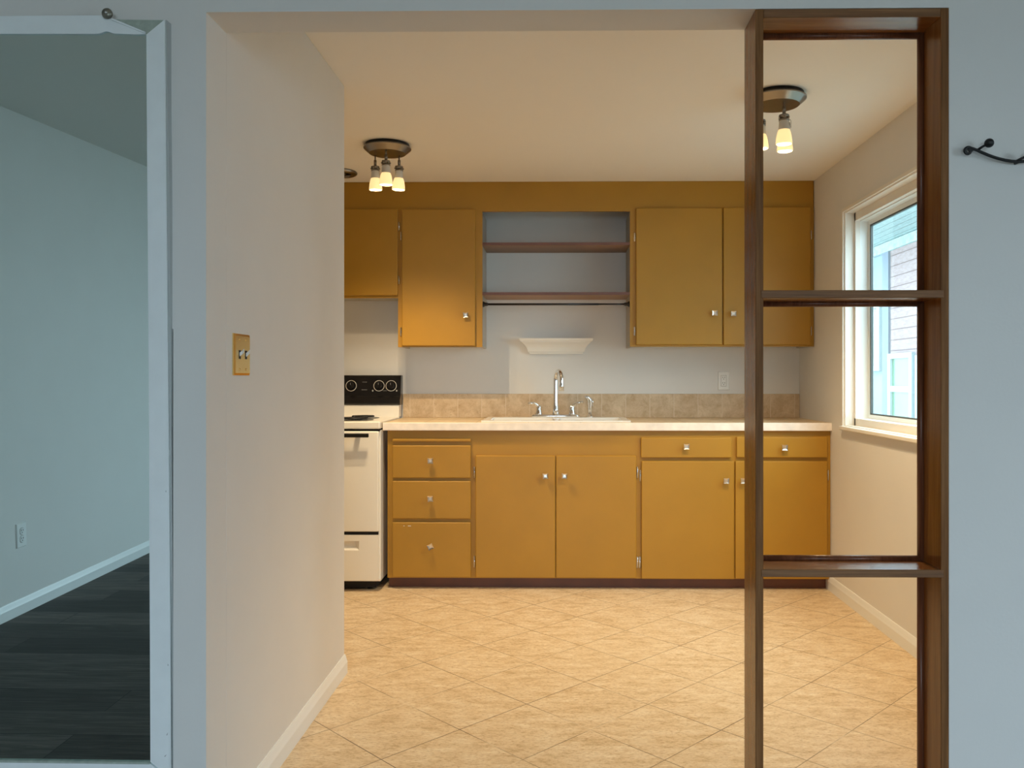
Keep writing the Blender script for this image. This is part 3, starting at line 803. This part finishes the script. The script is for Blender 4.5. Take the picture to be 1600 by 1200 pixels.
fy = 5.300
fc = thing('kitchen_faucet', 'chrome gooseneck kitchen faucet with two lever handles behind the sink', 'faucet', (-.010, fy, RZ))
m = MB()
prof_ = [(.0, .0), (.0, .016), (.004, .020)]
ring = lambda ins, z: [( -.011 + s_ * (.128 - ins) + (.026 - ins) * math.cos(a), fy + (.026 - ins) * math.sin(a), RZ + z) for s_, r0 in ((1, -PI / 2), (-1, PI / 2)) for a in [r0 + PI * k / 10 for k in range(11)]]
m.loft([ring(0, 0), ring(0, .012), ring(.004, .017), ring(.012, .019)])
m.build('deck_plate', 'chrome', fc)
m = MB()
sp_ = [(-.011, fy, RZ + .015), (-.011, fy, RZ + .05), (-.011, fy, RZ + .10), (-.011, fy, RZ + .16), (-.011, fy, RZ + .235)]
rad_ = [.024, .019, .0150, .0142, .0135]
dx_, dy_ = .30, -.954
R_ = .062
for k in range(1, 15):
    a = PI * k / 14 * 1.02
    o_ = R_ * (1 - math.cos(a)); sp_.append((-.011 + dx_ * o_, fy + dy_ * o_, RZ + .235 + R_ * .96 * math.sin(a))); rad_.append(.0130)
e_ = Vector(sp_[-1])
sp_ += [tuple(e_ + Vector((.0, -.0, -.02))), tuple(e_ + Vector((0, 0, -.028)))]; rad_ += [.0130, .0145]
sp_ += [tuple(e_ + Vector((0, 0, -.062)))]; rad_ += [.0145]
m.tube(sp_, rad_, 18); m.build('spout', 'chrome', fc)
for s_, x in ((-1, -.119), (1, .093)):
    m = MB(); m.lathe((x, fy, RZ + .012), [(.024, 0), (.023, .012), (.018, .026), (.0150, .040), (.0165, .054), (.011, .064)], 18)
    m.tube([(x, fy, RZ + .062), (x + s_ * .012, fy - .005, RZ + .078), (x + s_ * .028, fy - .012, RZ + .090), (x + s_ * .068, fy - .03, RZ + .094 + .004 * s_)], [.0125, .0105, .0082, .0068], 12)
    m.build('lever_handle', 'chrome', fc)
spy = thing('sink_sprayer', 'chrome side sprayer standing right of the faucet', 'sprayer', (.207, fy, RZ))
m = MB(); m.lathe((.207, fy, RZ), [(.022, 0), (.021, .006), (.013, .012), (.0115, .030)], 18); m.build('base', 'chrome', spy)
m = MB(); m.tube([(.207, fy, RZ + .028), (.207, fy, RZ + .06), (.208, fy, RZ + .09), (.204, fy - .004, RZ + .112), (.193, fy - .014, RZ + .126), (.178, fy - .026, RZ + .132)], [.0125, .0145, .0185, .0180, .0125, .008], 14)
m.build('spray_head', 'chrome', spy)
m = MB(); m.tube([(.220, fy - .008, RZ + .118), (.2265, fy - .008, RZ + .095), (.2245, fy - .006, RZ + .07)], [.003, .0042, .003], 8); m.build('trigger', 'chrome', spy)

# ------------------------------------------------------------------ range
RL, RY = -1.772, 4.735
rg = thing('kitchen_range', 'cream-white freestanding electric range with a black control panel left of the counter', 'range', (-1.39, 5.05, 0))
m = MB(); m.box(RL, RX1, RY + .028, YB - .02, .055, .925, .002, 1); m.build('body', 'range_white', rg)
m = MB(); m.box(RL + .03, RX1 - .03, RY + .06, YB - .05, .012, .055)
m.build('plinth', 'dark_gap', rg)
for x in (RL + .06, RX1 - .075):
    for y in (RY + .09, YB - .1): MB().lathe((x, y, 0), [(.016, 0), (.016, .006), (.009, .01), (.009, .05)], 12).build('foot', 'black_enamel', rg)
m = MB(); m.box(RL, RX1, RY + .002, YB - .09, .934, .976, .006, 3); m.build('cooktop', 'range_white', rg)
m = MB(); m.box(RL + .004, RX1 - .004, RY + .024, RY + .10, .920, .936); m.build('vent_gap', 'dark_gap', rg)
dr = bx('oven_door', 'range_white', rg, RL + .004, RX1 - .006, RY, RY + .030, .345, .921, .008, 3)
m = MB(); m.box(RL + .09, RX1 - .055, RY - .046, RY - .028, .888, .911, .004, 2)
for x in (RL + .15, RX1 - .135): m.box(x, x + .026, RY - .030, RY + .002, .890, .909)
tag(m.build('door_handle', 'black_enamel', dr), 'black oven door handle')
bx('door_gap', 'dark_gap', rg, RL + .01, RX1 - .012, RY + .012, RY + .030, .325, .346)
# storage drawer with a recessed finger pull
m = MB()
zz0, zz1, yF = .066, .326, RY + .002
hx0, hx1, hz0, hz1 = RL + .13, RX1 - .118, .238, .292
xs = [RL + .006, hx0, hx1, RX1 - .006]; zs = [zz0, hz0, hz1, zz1]
for i, (a, b_) in enumerate(zip(xs[:-1], xs[1:])):
    for j, (c, d) in enumerate(zip(zs[:-1], zs[1:])):
        if i == 1 and j == 1: continue
        m.box(a, b_, yF, yF + .026, c, d)
bmesh.ops.remove_doubles(m.bm, verts=m.bm.verts[:], dist=.0001)
V = lambda *p: m.bm.verts.new(p)
o4 = [V(hx0, yF, hz0), V(hx1, yF, hz0), V(hx1, yF, hz1), V(hx0, yF, hz1)]
i4 = [V(hx0 + .022, yF + .02, hz0 + .022), V(hx1 - .022, yF + .02, hz0 + .022), V(hx1 - .03, yF + .02, hz1 - .004), V(hx0 + .03, yF + .02, hz1 - .004)]
for k in range(4): m.bm.faces.new((o4[k], o4[(k + 1) % 4], i4[(k + 1) % 4], i4[k]))
m.bm.faces.new(i4)
m.build('storage_drawer', 'range_white', rg)
# backguard: white riser and sloped black control panel
m = MB(); m.box(RL, RX1 - .004, YB - .10, YB - .02, .976, 1.058); m.build('riser', 'range_white', rg)
m = MB()
pf = [(YB - .012, 1.052), (YB - .105, 1.052), (YB - .112, 1.062), (YB - .112, 1.085), (YB - .088, 1.110), (YB - .070, 1.232), (YB - .060, 1.244), (YB - .012, 1.244)]
m.loft([[(x, y, z) for y, z in pf] for x in (RL - .002, RX1 + .004)], smooth=False)
pn = m.build('control_panel', 'black_enamel', rg)
tag(pn, 'glossy black control panel')
def pny(z): return YB - .088 + .018 * (z - 1.110) / .122 - .0006
sl = math.atan2(.018, .122)
Mk = Matrix.Rotation(-sl, 3, 'X')
kz = 1.176
for i, x in enumerate((-1.3368, -1.1559, -1.077, -1.71, -1.64)):
    cy = pny(kz)
    m = MB(); n_ = 40; ro, ri = .0355, .0325
    def circ(r, off): return [Vector((x, cy, kz)) + Mk @ Vector((r * math.cos(2 * PI * k / n_), off, r * math.sin(2 * PI * k / n_))) for k in range(n_)]
    m.loft([circ(ri, .0005), circ(ri, -.001), circ(ro, -.001), circ(ro, .0005)], cap=False)
    dk = m.build('dial_ring', 'shade_ceramic', rg)
    m = MB(); m.loft([circ(.022, .0), circ(.021, -.014), circ(.0195, -.0155)])
    q = [(-.0035, -.016), (.0035, -.016), (.0035, .0175), (-.0035, .0175)]
    m.loft([[Vector((x, cy, kz)) + Mk @ Vector((a, o_, b_)) for a, b_ in q] for o_ in (-.014, -.023)], smooth=False)
    m.build('dial', 'black_enamel', dk)
    m = MB(); q = [(-.0009, .003), (.0009, .003), (.0009, .0165), (-.0009, .0165)]
    m.loft([[Vector((x, cy, kz)) + Mk @ Vector((a, o_, b_)) for a, b_ in q] for o_ in (-.0225, -.0236)], smooth=False)
    m.build('pointer', 'plastic_grey', dk)
for x, z, ww in ((-1.2495, 1.2001, .030), (-1.2495, 1.1503, .036), (-1.1165, 1.144, .028)):
    m = MB(); n = 7
    for k in range(n):
        a = x - ww / 2 + ww * k / n
        m.box(a, a + ww / n * .6, pny(z) - .0004, pny(z) + .002, z - .0014, z + .0014)
    m.build('printed_mark', 'plastic_grey', pn)
for x in (-1.1954, -1.0405):
    m = MB(); m.box(x - .004, x + .004, pny(1.144) - .0006, pny(1.144) + .002, 1.139, 1.1495); m.build('printed_mark', 'plastic_grey', pn)
# coil burners
for x, y, r in ((-1.215, 4.93, .098), (-1.575, 4.93, .078), (-1.215, 5.18, .078), (-1.575, 5.18, .098)):
    m = MB(); m.lathe((x, y, .976), [(r + .018, 0), (r + .02, .003), (r + .012, .004), (r * .6, .001)], 32); bp_ = m.build('drip_pan', 'black_enamel', rg)
    pts = [(x + (r - .008) * (.25 + .75 * k / 90) * math.cos(2 * PI * 3.5 * k / 90), y + (r - .008) * (.25 + .75 * k / 90) * math.sin(2 * PI * 3.5 * k / 90), .987) for k in range(91)]
    MB().tube(pts, .0048, 8).build('coil', 'black_iron', bp_)

# ------------------------------------------------------------------ ceiling lights
def ceiling_light(label, cx, cy, heads, chain=False):
    t = thing('ceiling_light', label, 'ceiling light', (cx, cy, H), 'three-lamp ceiling lights')
    MB().lathe((cx, cy, H), [(.112, 0), (.112, -.018), (.10, -.022)], 40).build('back_plate', 'black_iron', t)
    m = MB()
    m.lathe((cx, cy, H), [(.118, -.016), (.1225, -.018), (.1225, -.0235)], 48, cap=False)
    m.lathe((cx, cy, H), [(.1225, -.0235), (.094, -.048)], 48, cap=False)
    m.lathe((cx, cy, H), [(.094, -.048), (.0, -.0492)], 48, cap=False)
    m.build('canopy', 'brushed_nickel', t)
    for i, (hx, hy, tilt) in enumerate(heads):
        x, y = cx + hx, cy + hy
        M = Matrix.Rotation(tilt, 3, 'Y')
        m = MB(); m.lathe((x, y, H), [(.0042, -.048), (.0042, -.075)], 10); m.lathe((x, y, H), [(.0075, -.072), (.0075, -.098)], 12); m.sphere((x, y, H - .099), .0065, 2)
        arm = m.build('stem', 'brushed_nickel', t)
        P0 = Vector((x, y, H - .100))
        m = MB(); m.lathe(P0, [(.012, -.002), (.021, -.004), (.022, -.009), (.017, -.010), (.017, -.022), (.022, -.023), (.022, -.030), (.015, -.031)], 24, M=M)
        for q in range(6):
            a = 2 * PI * q / 6 + .3
            c_ = P0 + M @ Vector((.0205 * math.cos(a), .0205 * math.sin(a), -.016)); m.sphere(c_, .0052, 2)
        hd = m.build('lamp_holder', 'brushed_nickel', t)
        MB().lathe(P0, [(.0205, -.028), (.0212, -.040), (.0235, -.068), (.0215, -.068), (.0195, -.040), (.0185, -.028)], 28, M=M, cap=False).build('shade_top', 'shade_ceramic', hd)
        MB().lathe(P0, [(.0235, -.0675), (.028, -.080), (.0315, -.098), (.0342, -.120), (.0335, -.127), (.0305, -.127), (.0298, -.120), (.0275, -.098), (.0245, -.080), (.0215, -.0675)], 32, M=M, cap=False).build('glass_shade', 'shade_glass', hd)
        bl = MB().lathe(P0, [(.006, -.050), (.012, -.058), (.0175, -.070), (.0175, -.078), (.012, -.085), (.0, -.087)], 20, M=M, cap=False).build('bulb', 'bulb_glow', hd)
        l = bpy.data.lights.new('lamp_light', 'SPOT'); l.spot_size = 2.5; l.spot_blend = 1.0; l.energy = LAMP_W; l.color = WARM; l.shadow_soft_size = .008
        lo = bpy.data.objects.new('lamp_light', l); COL.objects.link(lo); lo.location = P0 + M @ Vector((0, 0, -.110))
        if chain and i == 0:
            m = MB(); m.tube([P0 + Vector((.02, 0, -.022)), P0 + Vector((.0265, -.004, -.026)), P0 + Vector((.028, -.004, -.030))], .0011, 6)
            for k in range(6): m.sphere(P0 + Vector((.028, -.004, -.033 - .0048 * k)), .0021, 1)
            m.build('pull_chain', 'brushed_nickel', hd)
    return t
LAMP_W = 34.0
r_ = .075
ceiling_light('brushed nickel three-lamp ceiling light near the stub wall', -.884, 4.300, [(.008, -r_, 0), (-.072, r_ * .5, -.02), (.054, r_ * .5, .03)])
ceiling_light('brushed nickel three-lamp ceiling light behind the wood divider', .940, 3.565, [(.016, -.052, 0), (-.066, .018, 0), (.050, .058, 0)], chain=True)

# round ceiling vent partly hidden by the stub wall
vt = thing('ceiling_vent', 'small round brushed metal ceiling fitting half hidden behind the stub wall', 'ceiling vent', (-1.275, 4.86, H))
MB().lathe((-1.275, 4.86, H), [(.092, 0), (.097, -.006), (.095, -.014), (.082, -.020), (.064, -.020), (.060, -.012), (.06, 0)], 40, cap=False).build('trim_ring', 'brushed_nickel', vt)
MB().lathe((-1.275, 4.86, H), [(.060, -.003), (.001, -.003)], 32).build('dark_opening', 'slot_dark', vt)
MB().lathe((-1.275, 4.86, H), [(.030, -.004), (.030, -.016), (.001, -.018)], 28).build('centre_disc', 'brushed_nickel', vt)
